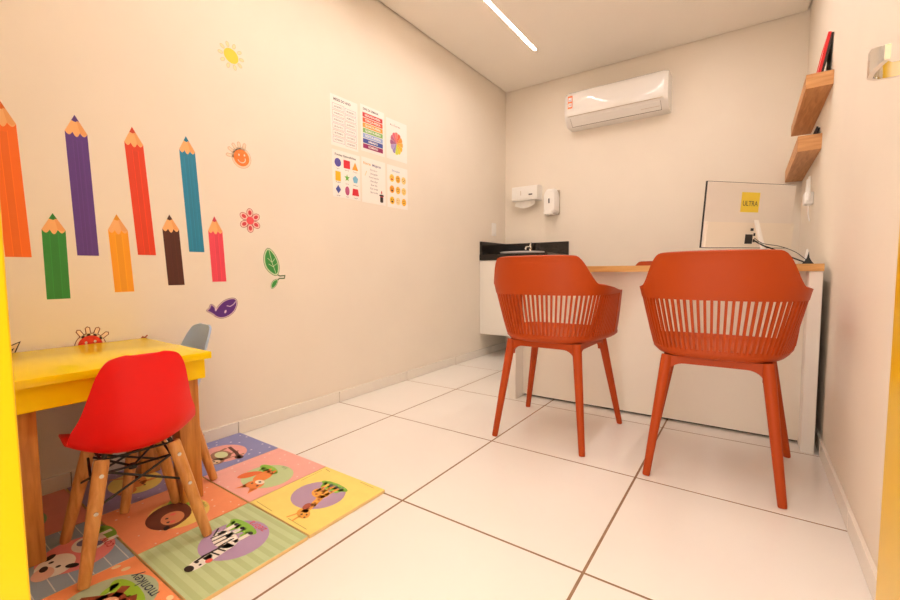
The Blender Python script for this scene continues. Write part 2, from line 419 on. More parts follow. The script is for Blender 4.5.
# ================================================================== CHILDREN'S CHAIRS
def catmull(K, n):
    out = []
    for i in range(len(K)-1):
        p0, p1, p2, p3 = K[max(i-1, 0)], K[i], K[i+1], K[min(i+2, len(K)-1)]
        for k in range(n):
            s_ = k/n; out.append([.5*((2*b)+(-a+c)*s_+(2*a-5*b+4*c-d)*s_*s_+(-a+3*b-3*c+d)*s_**3) for a, b, c, d in zip(p0, p1, p2, p3)])
    out.append(list(K[-1])); return out
def make_kid(label, m, loc, rz, ext):
    t = thing('kids_chair', label, 'chair', loc, rz, "children's shell chairs at the yellow table")
    K = [(.188, .286, .075, .0), (.187, .297, .105, .003), (.176, .307, .130, .008), (.14, .312, .148, .016), (.07, .306, .156, .03), (-.01, .299, .158, .042), (-.075, .304, .158, .055),
         (-.115, .327, .157, .064), (-.138, .366, .154, .062), (-.152, .412, .147, .05), (-.164, .46, .136, .036), (-.174, .503, .121, .024), (-.181, .532, .104, .015), (-.185, .546, .084, .010), (-.187, .553, .05, .006)]
    K = [(y+ext*sstep(.05, .17, y), z-.022+.016*sstep(.38, .55, z)-max(0, ext)*.8*sstep(.1, .19, y), w_*.87*(1-.12*sstep(.34, .45, z)), c_*.92) for y, z, w_, c_ in K]; C = catmull(K, 4); P = []
    for i, (y, z, hw, cu) in enumerate(C):
        a, b = C[max(i-1, 0)], C[min(i+1, len(C)-1)]; ty, tz_ = b[0]-a[0], b[1]-a[1]; l = math.hypot(ty, tz_); ny, nz = tz_/l, -ty/l
        row = []
        for j in range(25):
            s_ = -1+2*j/24; c = cu*abs(s_)**2.4
            row.append((hw*math.sin(s_*PI/2*.97)/math.sin(PI/2*.97) if False else hw*s_, y+ny*c, z+nz*c))
        P.append(row)
    MB().grid(P, .006).build('seat_shell', m, t, 60)
    TP = {}; 
    for sx in (-1, 1):
        for sy in (-1, 1):
            a = Vector((sx*.078, sy*.074-.004, .277)); c = Vector((sx*.136, sy*.134, 0)); TP[sx, sy] = (a, c)
            lg = MB().tube([a, a.lerp(c, .03), a.lerp(c, .5), a.lerp(c, .97), c], [.0155, .0168, .0158, .013, .0115], 16).build('leg', M_DOW, t, 50)
            o = Vector((0, sy, 0))
            for f in (.12, .42):
                p = a.lerp(c, f); MB().tube([p+o*.013, p+o*.0185], .005, 10).build('bolt', M_STEEL, lg, 40)
    b = MB(); r = .0032
    ring = [(sx, sy) for sx, sy in ((-1, -1), (1, -1), (1, 1), (-1, 1))]
    for i in range(4):
        A, B = TP[ring[i]], TP[ring[(i+1) % 4]]
        pa = lambda A, f: A[0].lerp(A[1], f)
        b.tube([pa(A, .02)+Vector((0, 0, .004)), pa(B, .02)+Vector((0, 0, .004))], r, 8)
        b.tube([pa(A, .40), pa(B, .10)], r, 8)
        b.tube([pa(B, .40), pa(A, .10)], r, 8)
    cen = Vector((0, 0, .21))
    for k in ring:
        b.tube([TP[k][0].lerp(TP[k][1], .12), cen], r, 8)
        q = TP[k][0]; b.tube([q+Vector((0, 0, -.01)), Vector((q.x*.9, q.y*.9, .286))], .006, 8)
    b.tube([cen+Vector((0, 0, -.006)), cen+Vector((0, 0, .006))], .010, 10)
    b.build('wire_brace', M_BLK, t, 50)
    return t
MZ = .0115
make_kid('red plastic shell chair on splayed wooden legs, drawn up to the yellow table', M_RED, (.551, .438, MZ+.0013), math.radians(84), .042)
make_kid('blue grey plastic shell chair on wooden legs, tucked under the end of the yellow table', M_GREYB, (.240, .604, MZ+.0013), math.radians(178), -.03)

# ================================================================== FOAM MATS
MP = .309; MX = [.013, .013+MP, .013+2*MP]; MY = [.098, .098+MP+.003, .098+2*MP+.006]
def mat_tile(ix, iy, col, label, name='foam_mat'):
    cx, cy = MX[ix]+MP/2, MY[iy]+MP/2
    t = thing(name, label, 'play mat', (cx, cy, 0), 0, 'foam animal mats on the floor')
    h = MP/2-.0008
    MB().box((-h, -h, .0002), (h, h, MZ-.0006), .0015, 1).build('foam', mat('foam_core', '#E9C98A', .8), t)
    MB().box((-h+.001, -h+.001, MZ-.0012), (h-.001, h-.001, MZ)).build('printed_sheet', mat('mat_'+col.lstrip('#'), col, .55, vary=.03, vscale=30), t)
    F = Flat((0, 0, MZ), (-h, 0, 0), (0, -h, 0)); F.N = Vector((0, 0, 1)); return t, F
def layer(F, t, name, col, polys, h, split=False):
    if split:
        for p in polys: F.polys(name, [p], ink(col), t, h)
    else: return F.polys(name, polys, ink(col), t, h)
def dots(F, t, n, col, r, seed, avoid=.62, vary=.5):
    R = random.Random(seed); ps = []
    while len(ps) < n:
        x, y = R.uniform(-.93, .93), R.uniform(-.93, .93)
        if (x/avoid)**2+(y/avoid)**2 > 1 and all(math.hypot(x-a, y-b) > .2 for a, b in ps): ps.append((x, y))
    layer(F, t, 'dot' if r > .05 else 'dots', col, [ell(x, y, r, r*(.7+vary*R.random()*.6), R.uniform(0, 180), 12) for x, y in ps], .0002, r > .05)
H1, H2, H3, H4, H5 = .0003, .0005, .0007, .0009, .0011
# far row --------------------------------------------------
t, F = mat_tile(0, 2, '#8E90C4', 'violet blue foam mat with a brown animal on a pink oval')
dots(F, t, 16, '#E8E2F0', .028, 1); layer(F, t, 'oval', '#F3A9A0', [ell(-.1, .05, .62, .55)], H1); F.art(-.15, .06)
layer(F, t, 'branch', '#6B3A2E', stroke([(-.3, -.3), (.2, -.22), (.59, -.1)], .09)+[ell(.52, -.12, .13, .1)], H3)
layer(F, t, 'animal_body', '#A9765A', [ell(.02, .1, .34, .24, 10), ell(.3, .34, .2, .17, 20)]+stroke([(-.2, .1), (-.32, -.2)], .08)+stroke([(.15, 0), (.12, -.3)], .08)+stroke([(.3, .3), (.42, -.3)], .06), H2)
layer(F, t, 'belly', '#D8DDA6', [ell(0, .08, .24, .15, 10)], H3); layer(F, t, 'face', '#E3C39E', [ell(.32, .37, .13, .1, 20)], H3)
layer(F, t, 'eyes', '#2A1C18', [ell(.27, .4, .03), ell(.38, .38, .03)], H4)
t, F = mat_tile(1, 2, '#F7B3A8', 'pink foam mat with an orange fox on a pale green oval')
dots(F, t, 18, '#F9DCD2', .024, 2); layer(F, t, 'oval', '#C3D59C', [ell(-.25, .12, .62, .56)], H1); F.art(-.1, .3, .95)
layer(F, t, 'grass', '#92C83E', [ell(-.15, -.42, .38, .14, 5)]+[ell(-.3+.15*k, -.33, .05, .12, 10*k-15) for k in range(4)], H2)
layer(F, t, 'tail', '#F0702A', [smooth2([(-.15, -.3), (-.5, .0), (-.42, .34), (-.18, .22), (-.1, -.1)])], H3)
layer(F, t, 'fox_body', '#F58B3A', [ell(.08, -.12, .2, .3, -25)]+stroke([(.0, -.3), (-.12, -.45)], .07)+stroke([(.15, -.3), (.08, -.46)], .07), H3)
layer(F, t, 'fox_head', '#F58B3A', [smooth2([(.05, .18), (.14, .5), (.3, .38), (.5, .46), (.54, .14), (.3, -.02)], 1), [(.12, .36), (.1, .62), (.26, .42)], [(.4, .42), (.58, .58), (.54, .3)]], H4)
layer(F, t, 'muzzle', '#FBE7D0', [ell(.3, .1, .14, .09)], H5); layer(F, t, 'eyes', '#2A1C18', [ell(.2, .24, .03), ell(.42, .24, .03), ell(.3, .1, .04, .03)], H5+.0002)
F.text('lettering', 'fox', (-.2, -.36), .16, ink('#8FA878'), t, H5)
t, F = mat_tile(2, 2, '#F8E27C', 'yellow foam mat with a spotted giraffe on a mauve oval')
layer(F, t, 'oval', '#B99AB8', [ell(.05, -.02, .6, .56)], H1); F.art()
layer(F, t, 'grass', '#8CC63E', [ell(-.05, -.46, .42, .11)]+[ell(-.3+.17*k, -.37, .05, .12, 12*k-20) for k in range(4)], H2)
layer(F, t, 'giraffe', '#F2A93C', [ell(-.06, -.08, .24, .17, 10)]+stroke([(-.2, -.1), (-.22, -.42)], .08)+stroke([(-.05, -.15), (-.05, -.44)], .08)+stroke([(.1, -.1), (.12, -.42)], .08)+stroke([(.08, 0), (.2, .32), (.26, .55)], .15)+[ell(.3, .62, .2, .12, 20)]+stroke([(.2, .7), (.14, .88)], .04)+stroke([(.32, .72), (.34, .9)], .04), H3)
layer(F, t, 'spots', '#B5652A', [ell(x, y, .035, .028, 20) for x, y in ((-.2, -.05), (-.1, 0), (0, -.1), (-.12, -.16), (.05, .04), (.14, .12), (.17, .24), (.22, .34), (.24, .46), (-.2, -.25), (.1, -.25), (-.05, -.3))], H4)
layer(F, t, 'mane', '#B4553A', [ell(.14, .42, .12, .08, 60)], H4); layer(F, t, 'eyes', '#2A1C18', [ell(.3, .66, .025), ell(.4, .62, .02), ell(.44, .7, .02)], H5)
F.text('lettering', 'giraffe', (0, -.45), .17, ink('#6C5A86'), t, H5)
layer(F, t, 'slit', '#B79A3C', stroke([(-.9, .9), (-.3, .93)], .012)+stroke([(.2, .9), (.8, .92)], .012)+stroke([(-.92, -.8), (-.9, -.2)], .012)+stroke([(.3, -.92), (.75, -.9)], .012)+stroke([(-.9, -.9), (-.7, -.86)], .015), H1, True)
# middle row -----------------------------------------------
t, F = mat_tile(0, 1, '#A58CAE', 'mauve foam mat with a spotted orange animal on a yellow oval')
dots(F, t, 16, '#CDBBD2', .024, 4); layer(F, t, 'oval', '#F4D268', [ell(0, 0, .64, .5)], H1); F.art()
layer(F, t, 'cheetah', '#E98A3C', [ell(-.05, -.02, .36, .2, 10), ell(.32, .28, .2, .18)]+stroke([(-.3, -.1), (-.38, -.4)], .1)+stroke([(.12, -.1), (.12, -.4)], .1)+stroke([(-.35, .0), (-.62, .3)], .06), H2)
layer(F, t, 'spots', '#7A3E1C', [ell(-.35+.11*k, .02+.09*((k*3) % 3-1), .03, .025) for k in range(7)]+[ell(.25, .4, .03), ell(.4, .4, .03)], H3)
layer(F, t, 'eyes', '#2A1C18', [ell(.26, .28, .03), ell(.4, .28, .03), ell(.33, .2, .04, .03)], H4)
t, F = mat_tile(1, 1, '#F89A68', 'plain orange foam mat with a round brown animal on a yellow oval')
dots(F, t, 20, '#FAD7BE', .02, 5); layer(F, t, 'oval', '#F3D26A', [ell(-.2, 0, .62, .52)], H1); F.art(-.12, .1)
layer(F, t, 'grass', '#9CC846', [ell(-.45, -.22, .2, .1, 40), ell(-.1, -.42, .26, .08)], H2)
layer(F, t, 'spines', '#6E3520', [smooth2([(-.35, -.36), (-.48, .05), (-.2, .42), (.2, .5), (.52, .34), (.55, .08), (.3, -.3)])], H3)
layer(F, t, 'face', '#D98A5A', [ell(.18, .06, .26, .2, 20)], H4); layer(F, t, 'cheek', '#E86A5A', [ell(.05, .0, .05), ell(.32, .12, .05)], H5, True)
layer(F, t, 'eyes', '#1E1410', [ell(.12, .14, .03), ell(.28, .18, .03), ell(.46, .28, .08, .05, 30)], H5)
F.text('lettering', 'hedgehog', (-.2, -.42), .12, ink('#9CA84A'), t, H5)
t, F = mat_tile(2, 1, '#C3D6A2', 'green striped foam mat with a zebra on a mauve oval')
layer(F, t, 'stripes', '#B6CA90', [rect(-.98, -.96+.2*k, .98, -.86+.2*k) for k in range(10)], .00015)
layer(F, t, 'oval', '#B79ABE', [ell(.03, -.18, .6, .58)], H1); F.art(.12, -.06, .95)
layer(F, t, 'grass', '#8CC63E', [ell(-.16, -.44, .44, .12)]+[ell(-.45+.19*k, -.34, .05, .12, 12*k-20) for k in range(4)], H2)
layer(F, t, 'zebra', '#F3EEE2', [ell(-.05, -.02, .34, .2, 6)]+stroke([(-.3, -.05), (-.34, -.4)], .1)+stroke([(-.12, -.1), (-.12, -.4)], .1)+stroke([(.18, -.1), (.18, -.4)], .1)+stroke([(.2, .05), (.26, .42)], .2)+[ell(.24, .58, .24, .13, 75)], H3)
layer(F, t, 'zebra_stripe', '#221C1A', stroke([(-.3, .12), (-.26, -.12)], .035)+stroke([(-.18, .15), (-.16, -.12)], .035)+stroke([(-.05, .17), (-.05, -.14)], .035)+stroke([(.08, .17), (.06, -.12)], .035)+stroke([(.14, .2), (.3, .16)], .035)+stroke([(.14, .32), (.32, .28)], .035)+stroke([(.12, .1), (.12, .45), (.16, .62)], .05)
      + [ell(-.34, -.4, .06, .04), ell(-.12, -.4, .06, .04), ell(.18, -.4, .06, .04), ell(.26, .76, .1, .07, 0)]+stroke([(-.34, .05), (-.5, -.12)], .035), H4, True)
layer(F, t, 'cheek', '#EE6B5A', [ell(.33, .46, .06)], H5); layer(F, t, 'eyes', '#16100E', [ell(.2, .6, .03), ell(.31, .6, .025)], H5)
F.text('lettering', 'zebra', (.05, -.63), .22, ink('#DE5C6C'), t, H5)
# near row -------------------------------------------------
t, F = mat_tile(0, 0, '#E78F7C', 'salmon foam mat with an orange red animal on a green oval, under the table')
layer(F, t, 'oval', '#86A872', [ell(-.05, .05, .66, .52)], H1); layer(F, t, 'bird_body', '#E0562E', [ell(-.05, .05, .34, .26, 20), ell(.25, .3, .16)], H2)
layer(F, t, 'wing', '#F08A3A', [ell(-.1, .08, .2, .12, 30)], H3); layer(F, t, 'eyes', '#1E1410', [ell(.28, .34, .03)], H4)
t, F = mat_tile(1, 0, '#98A8B4', 'grey blue striped foam mat with a white faced animal on a pink oval')
layer(F, t, 'stripes', '#D9DAD2', [rect(-.98, -.92+.235*k, .98, -.905+.235*k) for k in range(8)], .00015)
layer(F, t, 'oval', '#EE8A84', [ell(-.1, -.44, .56, .53)], H1); F.art(.02, -.56)
layer(F, t, 'grass', '#86B63E', [ell(-.2, -.4, .32, .12), ell(-.42, -.28, .06, .16, 20)], H2)
layer(F, t, 'cow_body', '#EDE2D2', [ell(-.05, -.1, .3, .24)]+stroke([(-.2, -.2), (-.22, -.45)], .1)+stroke([(.1, -.2), (.1, -.45)], .1), H3)
layer(F, t, 'patches', '#6C6A86', [ell(-.15, -.05, .12, .1), ell(.08, -.18, .09, .08)], H4)
layer(F, t, 'cow_head', '#F2E8D8', [ell(.22, .42, .34, .26, 12)], H4); layer(F, t, 'muzzle', '#E9B9A0', [ell(.34, .6, .2, .14, 12)], H5)
layer(F, t, 'eyes', '#16100E', [ell(.08, .44, .035), ell(.3, .4, .035), ell(.2, .56, .09, .055, 12), ell(-.1, .42, .1, .06, 50), ell(.46, .26, .1, .06, -40)], H5+.0002)
F.text('lettering', 'cow', (-.16, -.84), .24, ink('#D2403E'), t, H5)
t, F = mat_tile(2, 0, '#FA9C62', 'orange foam mat with cream dots and a brown monkey on a sage oval')
dots(F, t, 17, '#F8DCA8', .065, 9, .76, .2); layer(F, t, 'oval', '#AEBC98', [ell(.07, -.3, .66, .66)], H1); F.art(.05, -.36)
layer(F, t, 'grass', '#93BE2E', [ell(-.02, -.22, .5, .16)]+[ell(-.35+.2*k, -.1, .06, .14, 12*k-20) for k in range(4)], H2)
layer(F, t, 'monkey', '#8A3F22', [ell(-.02, .06, .26, .26), ell(.15, .46, .27, .24), ell(-.14, .46, .09), ell(.44, .46, .09)]+stroke([(-.2, .0), (-.42, .22)], .12)+stroke([(.2, .0), (.4, -.12)], .12)+stroke([(-.1, -.1), (-.2, -.24)], .14)+stroke([(.1, -.1), (.16, -.24)], .14), H3)
layer(F, t, 'face', '#E5A984', [ell(.15, .43, .19, .17), ell(-.02, .04, .15, .15)], H4); layer(F, t, 'eyes', '#16100E', [ell(.08, .48, .03), ell(.24, .48, .03)]+stroke([(.08, .36), (.15, .33), (.22, .36)], .02), H5)
F.text('lettering', 'monkey', (.08, -.80), .25, ink('#27364E'), t, H5, 0, .78)

# ================================================================== WALL STICKERS
def on_wall(name, label, cat, y, z, group):
    t = thing(name, label, cat, (0, y, z), 0, group); return t, Flat((.0004, 0, 0), (0, 1, 0), (0, 0, 1))
def shade(h, k):
    h = h.lstrip('#'); return '#'+''.join('%02X' % max(0, min(255, int(int(h[i:i+2], 16)*k))) for i in (0, 2, 4))
def pencil(cname, col, ytop, zsh, ztip, ybot, zbot, stripe):
    w = .0615
    t, F = on_wall('pencil_sticker', cname+' pencil sticker on the wall', 'wall sticker', ybot+w/2, zbot, 'pencil stickers on the wall')
    dx = (ytop-ybot); hgt = zsh-zbot
    P = lambda u, v: (-w/2+u*w+dx*v, v*hgt)              # u across, v 0..1 up the body
    sc = []
    for k in range(3):
        for i in range(9):
            s_ = i/8; u = (k+s_)/3; sc.append((u, 1-.028*(.427/hgt)*math.sin(s_*PI)*(1.25 if k == 1 else .9)))
    F.polys('pencil_body', [[P(0, 0), P(1, 0)]+[P(u, v) for u, v in sc[::-1]]], vinyl(col), t, 0)
    F.polys('facets', [[P(.33, .004), P(.64, .004), P(.64, .93), P(.33, .93)]], vinyl(shade(col, .97)), t, .0002)
    F.polys('facet_lines', [[P(u, .004), P(u+.03, .004), P(u+.03, .94), P(u, .94)] for u in stripe], vinyl(shade(col, 1.1)), t, .0003)
    tip = ((dx*1.0)+dx*(ztip-zsh)/hgt, ztip-zbot)
    a, b = P(0, 1), P(1, 1); q = .66
    ma = (a[0]+(tip[0]-a[0])*q, a[1]+(tip[1]-a[1])*q); mb_ = (b[0]+(tip[0]-b[0])*q, b[1]+(tip[1]-b[1])*q)
    mid = ((ma[0]+mb_[0])/2, ma[1]-.004)
    F.polys('sharpened_wood', [[P(u, v) for u, v in sc]+[mb_, mid, ma]], vinyl('#F6B878'), t, 0)
    F.polys('wood_shading', [[P(.67, 1), P(.83, .985), P(1, 1), mb_, ((ma[0]+2*mb_[0])/3, ma[1])]], vinyl('#EFA766'), t, .0002)
    F.polys('lead', [[ma, mid, mb_, tip]], vinyl(shade(col, .93)), t, 0)
PEN = [('tall orange', '#F4701E', .293, 1.234, 1.298, .307, .811, (.3, .62)), ('tall purple', '#5E3A8E', .4735, 1.246, 1.306, .4855, .820, (.3, .48, .7)),
       ('tall red', '#E2401E', .644, 1.25, 1.31, .668, .827, (.36, .66)), ('tall blue', '#2488AE', .8335, 1.264, 1.323, .8535, .845, (.25, .5, .75)),
       ('short green', '#2E8E3C', .397, .905, .961, .398, .67, (.3, .66)), ('short yellow', '#F8A51E', .578, .917, .976, .588, .686, (.3, .66)),
       ('short brown', '#54281C', .7565, .935, .993, .768, .706, (.36, .66)), ('short pink', '#EC4A5E', .9345, .94, 1.004, .943, .716, (.36, .66))]
for p in PEN: pencil(*p)
GS = 'small doodle stickers on the wall'
def outlined(F, t, polys, line, white='#F7E3CE', d1=.0045, d2=.0065):
    F.polys('outline', [offset(p, d2) for p in polys], vinyl(line), t, 0)
    F.polys('border', [offset(p, d1) for p in polys], vinyl(white), t, .0002)
# yellow sun
t, F = on_wall('sun_sticker', 'pale yellow sun sticker with short rays, topmost on the wall', 'wall sticker', 1.068, 1.725, GS)
rays = [ell(.048*math.cos(a), .048*math.sin(a), .010, .006, math.degrees(a), 10) for a in [2*PI*k/10 for k in range(10)]]
F.polys('outline', [offset(p, .002) for p in rays], vinyl('#D8BE98'), t, 0); F.polys('rays', rays, vinyl('#F9E2A8'), t, .0002); F.polys('sun_disc', [ell(0, 0, .031, .034, 60)], vinyl('#F9D53A'), t, .0004)
# orange smiling face with tufts
def tuftface(name, label, y, z, r, col, line, angs, tl):
    t, F = on_wall(name, label, 'wall sticker', y, z, GS); d = ell(0, 0, r, r*1.02)
    tufts = []
    for a in angs:
        a = math.radians(a); c = (math.cos(a), math.sin(a)); nx, ny = -c[1]*.0055, c[0]*.0055
        tufts.append([(c[0]*r*.9-nx, c[1]*r*.9-ny), (c[0]*r*.9+nx, c[1]*r*.9+ny), (c[0]*tl+nx, c[1]*tl+ny), (c[0]*(tl+.004), c[1]*(tl+.004)), (c[0]*tl-nx, c[1]*tl-ny)])
    F.polys('outline', [offset(p, .0022) for p in tufts]+[offset(d, .0095)], vinyl(line), t, 0)
    F.polys('border', [offset(p, -.0004) for p in tufts]+[offset(d, .0072)], vinyl('#F8DCC0'), t, .0002)
    F.polys('face', [d], vinyl(col), t, .0004)
    F.polys('features', [ell(-.012, .012, .004, .005), ell(.014, .014, .004, .005)]+stroke([(.0+.018*math.cos(q), -.006+.016*math.sin(q)) for q in [math.radians(x) for x in range(200, 381, 30)]], .004), vinyl('#FBE9D4'), t, .0006)
tuftface('face_sticker', 'orange smiling face sticker with a few tufts of hair', 1.098, 1.283, .037, '#F2802E', '#DAAE8C', (75, 100, 125, 150, 178), .066)
tuftface('face_sticker', 'red smiling face sticker with spiky hair, just above the yellow table', .506, .497, .036, '#D8321C', '#7A3018', (38, 68, 95, 120), .064)
t, F = on_wall('flower_sticker', 'pinkish red six petalled flower sticker', 'wall sticker', 1.128, 1.0, GS)
pet = [ell(.034*math.cos(a), .036*math.sin(a), .0185, .014, math.degrees(a)) for a in [math.radians(30+60*k) for k in range(6)]]
F.polys('outline', [offset(p, .0025) for p in pet], vinyl('#B0524C'), t, 0); F.polys('petal_border', pet, vinyl('#F9C9BC'), t, .0002)
F.polys('petals', [ell(.034*math.cos(a), .036*math.sin(a), .0115, .0085, math.degrees(a)) for a in [math.radians(30+60*k) for k in range(6)]], vinyl('#D9434E'), t, .0004)
F.polys('flower_centre', [ell(0, 0, .0185)], vinyl('#F0525C'), t, .0006)
t, F = on_wall('leaf_sticker', 'green leaf sticker on a curling stem', 'wall sticker', 1.245, .785, GS)
lf = smooth2([(-.03, .098), (-.056, .055), (-.052, .0), (-.022, -.034), (.016, -.05), (.03, -.005), (.014, .052)], 2); l2 = smooth2([(.018, -.062), (-.01, -.07), (-.022, -.095), (-.018, -.112), (.002, -.1), (.016, -.08)], 2)
F.polys('outline', [offset(lf, .0028), offset(l2, .002)]+stroke([(.005, -.036), (.03, -.048), (.058, -.046), (.054, -.06), (.026, -.06), (.012, -.072)], .006), vinyl('#5F7A48'), t, 0)
F.polys('border', [offset(lf, .0004), l2], vinyl('#CFE0B4'), t, .0002)
F.polys('leaf_blade', [offset(lf, -.006), offset(l2, -.003)], vinyl('#3E9A48'), t, .0004)
F.polys('veins', stroke([(-.026, .08), (-.012, .02), (.01, -.04)], .003)+stroke([(-.012, .02), (-.034, .04)], .0025)+stroke([(-.006, -.002), (-.03, .012)], .0025)+stroke([(-.012, .02), (.006, .04)], .0025)+stroke([(-.006, 0), (.014, .014)], .0025), vinyl('#CFE0B4'), t, .0006)
t, F = on_wall('whale_sticker', 'purple whale sticker with upturned tail', 'wall sticker', .982, .596, GS)
wh = smooth2([(-.07, -.004), (-.055, .001), (-.05, .022), (-.036, .008), (-.026, -.006), (-.016, .012), (.012, .034), (.045, .042), (.064, .036), (.066, .01), (.048, -.022), (.012, -.042), (-.022, -.04), (-.045, -.018)], 2)
outlined(F, t, [wh], '#4A2A4E', '#E8C8CC', .0025, .0045); F.polys('whale_body', [offset(wh, -.001)], vinyl('#5E2E86'), t, .0004)
F.polys('features', stroke([(.02, .01), (.034, .006), (.05, .014), (.06, .026)], .0035)+[ell(.012, -.016, .0045, .008, -25), ell(-.03, -.002, .004, .009)], vinyl('#E6CFE6'), t, .0006)
t, F = on_wall('ear_sticker', 'black outlined pointed ear sticker peeping above the table by the doorway', 'wall sticker', .30, .508, GS)
outlined(F, t, [[(-.03, -.02), (.004, -.018), (.022, .024), (-.012, .008)]], '#2A1A14', '#F0D2A8', .001, .005); F.polys('ear_inner', [[(-.018, -.014), (0, -.012), (.012, .010), (-.006, .002)]], vinyl('#2A1A14'), t, .0004)
t, F = on_wall('sprout_sticker', 'tiny reddish tuft sticker at the table corner on the wall', 'wall sticker', .672, .500, GS)
F.polys('tufts', stroke([(-.012, -.004), (-.004, .008), (.004, .004), (.012, .012)], .005)+[ell(0, -.016, .022, .02)], vinyl('#B8502E'), t, 0)

# ================================================================== POSTERS
GP = 'paper posters on the left wall'; DK = '#4A3C40'
def poster(label, y0, y1, z0, z1):
    w, h = y1-y0, z1-z0
    t = thing('poster', label, 'poster', (0, y0, z0), 0, GP)
    MB().box((.0002, 0, 0), (.0012, w, h)).build('paper', mat('poster_paper', '#F8F2EA', .55), t)
    F = Flat((.0013, 0, 0), (0, w, 0), (0, 0, h)); F.N = Vector((1, 0, 0)); F.w, F.h = w, h; return t, F
def ptext(F, t, items, col, name='lettering', h=.0002, bold=0.):
    # keep the glyphs upright: sizes are given in metres, so undo the unit stretch
    G = Flat(F.o, F.U.normalized(), F.V.normalized())
    return G.texts(name, [(s_, (c[0]*F.w, c[1]*F.h), size, 0, width*F.w if width else None) for s_, c, size, width in items], ink(col), t, h, bold)
# months of the year
t, F = poster('white paper poster of twelve outlined month boxes', 1.62, 1.822, 1.466, 1.746)
ptext(F, t, [('MESES DO ANO', (.42, .915), .020, .62)], '#5A4A50', 'title', bold=.0004)
mon = ['JANEIRO', 'FEVEREIRO', 'MARÇO', 'ABRIL', 'MAIO', 'JUNHO', 'JULHO', 'AGOSTO', 'SETEMBRO', 'OUTUBRO', 'NOVEMBRO', 'DEZEMBRO']
for k in range(12):
    c, r = k % 2, k//2; x0, y1 = .07+.45*c, .83-.13*r-.02*c
    q = rect(x0, y1-.105, x0+.41, y1); G = Flat(F.o, F.U.normalized(), F.V.normalized())
    fr = [(a*F.w, b*F.h) for a, b in q]; b = stroke(fr+[fr[0]], .0016)
    G.polys('month_box', b, ink(('#B58A9A', '#9A86A8', '#A88A7A')[k % 3]), t, .0002)
ptext(F, t, [(m_, (.07+.45*(k % 2)+.205, .83-.13*(k//2)-.02*(k % 2)-.055), .0125, .3) for k, m_ in enumerate(mon)], '#6A5A68')
# days of the week
t, F = poster('white paper poster of seven rainbow bands of weekdays', 1.845, 2.048, 1.484, 1.758)
ptext(F, t, [('DIAS DA SEMANA', (.42, .915), .019, .64)], '#5A4A50', 'title', bold=.0004)
for k, (c, n_) in enumerate(zip(('#D02A34', '#EC5A34', '#F6A23C', '#86B86A', '#9AB2DC', '#3C4E9E', '#94205E'), ('SEGUNDA-FEIRA', 'TERÇA-FEIRA', 'QUARTA-FEIRA', 'QUINTA-FEIRA', 'SEXTA-FEIRA', 'SÁBADO', 'DOMINGO'))):
    y1 = .84-.112*k; F.polys('weekday_band', [rect(.08, y1-.098, .92, y1)], ink(c), t, .0002)
    ptext(F, t, [(n_, (.5, y1-.05), .018, .66 if k < 5 else .4)], '#FBF4EC', 'lettering', .0004, .0005)
# colour wheel
t, F = poster('white paper poster of a round wheel of coloured petals', 2.066, 2.266, 1.486, 1.742)
ptext(F, t, [('As Cores', (.42, .86), .018, .5)], '#8A6A6A', 'title')
G = Flat(F.o, F.U.normalized(), F.V.normalized()); c0 = (.48*F.w, .43*F.h)
for k, c in enumerate(('#F39A3A', '#F26A4A', '#F0857A', '#E86A7A', '#C46A86', '#A8628E', '#B9A2D2', '#9C90C8', '#D8DC4A', '#E8D83A', '#F6C23A', '#F7B04A')):
    a = math.radians(30+30*k); G.polys('petal', [[c0]+[(c0[0]+.062*math.cos(a+d_)*(1 if abs(d_) < .2 else .93), c0[1]+.072*math.sin(a+d_)*(1 if abs(d_) < .2 else .93)) for d_ in (-.25, -.12, 0, .12, .25)]], ink(c), t, .0002)
# geometric shapes
t, F = poster('white paper poster of nine geometric shapes', 1.624, 1.831, 1.181, 1.445)
ptext(F, t, [('Formas Geométricas', (.47, .905), .0185, .76)], '#4A3C48', 'title', bold=.0003)
G = Flat(F.o, F.U.normalized(), F.V.normalized()); ctr = [(x*F.w, y*F.h) for y in (.74, .45, .17) for x in (.19, .51, .82)]
star = [(.021*(1 if i % 2 == 0 else .42)*math.sin(i*PI/5), .023*(1 if i % 2 == 0 else .42)*math.cos(i*PI/5)) for i in range(10)]
shp = [('circle', '#5A50A6', ell(0, 0, .0235, .024)), ('square', '#DE2836', rect(-.024, -.023, .024, .023)), ('triangle', '#F5A52A', [(-.024, -.022), (.024, -.022), (0, .024)]), ('rectangle', '#F6C01E', rect(-.019, -.027, .019, .027)), ('star', '#6CB84A', star),
       ('pentagon', '#7EC0DC', [(.023*math.sin(2*PI*i/5), .024*math.cos(2*PI*i/5)) for i in range(5)]), ('diamond', '#4A52A2', [(0, -.024), (.019, 0), (0, .024), (-.019, 0)]), ('ellipse', '#B8527E', ell(0, 0, .0165, .026)), ('trapezium', '#DC2434', [(-.027, -.02), (.027, -.02), (.019, .02), (-.021, .02)])]
for (n_, c, p), (cx, cy) in zip(shp, ctr): G.polys(n_, [[(a+cx, b+cy) for a, b in p]], ink(c), t, .0002)
G.texts('lettering', [(s_, (cx, cy-.034), .0085, 0, None) for s_, (cx, cy) in zip(('Círculo', 'Quadrado', 'Triângulo', 'Retângulo', 'Estrela', 'Pentágono', 'Losango', 'Elipse', 'Trapézio'), ctr)], ink('#5A4A50'), t, .0002)
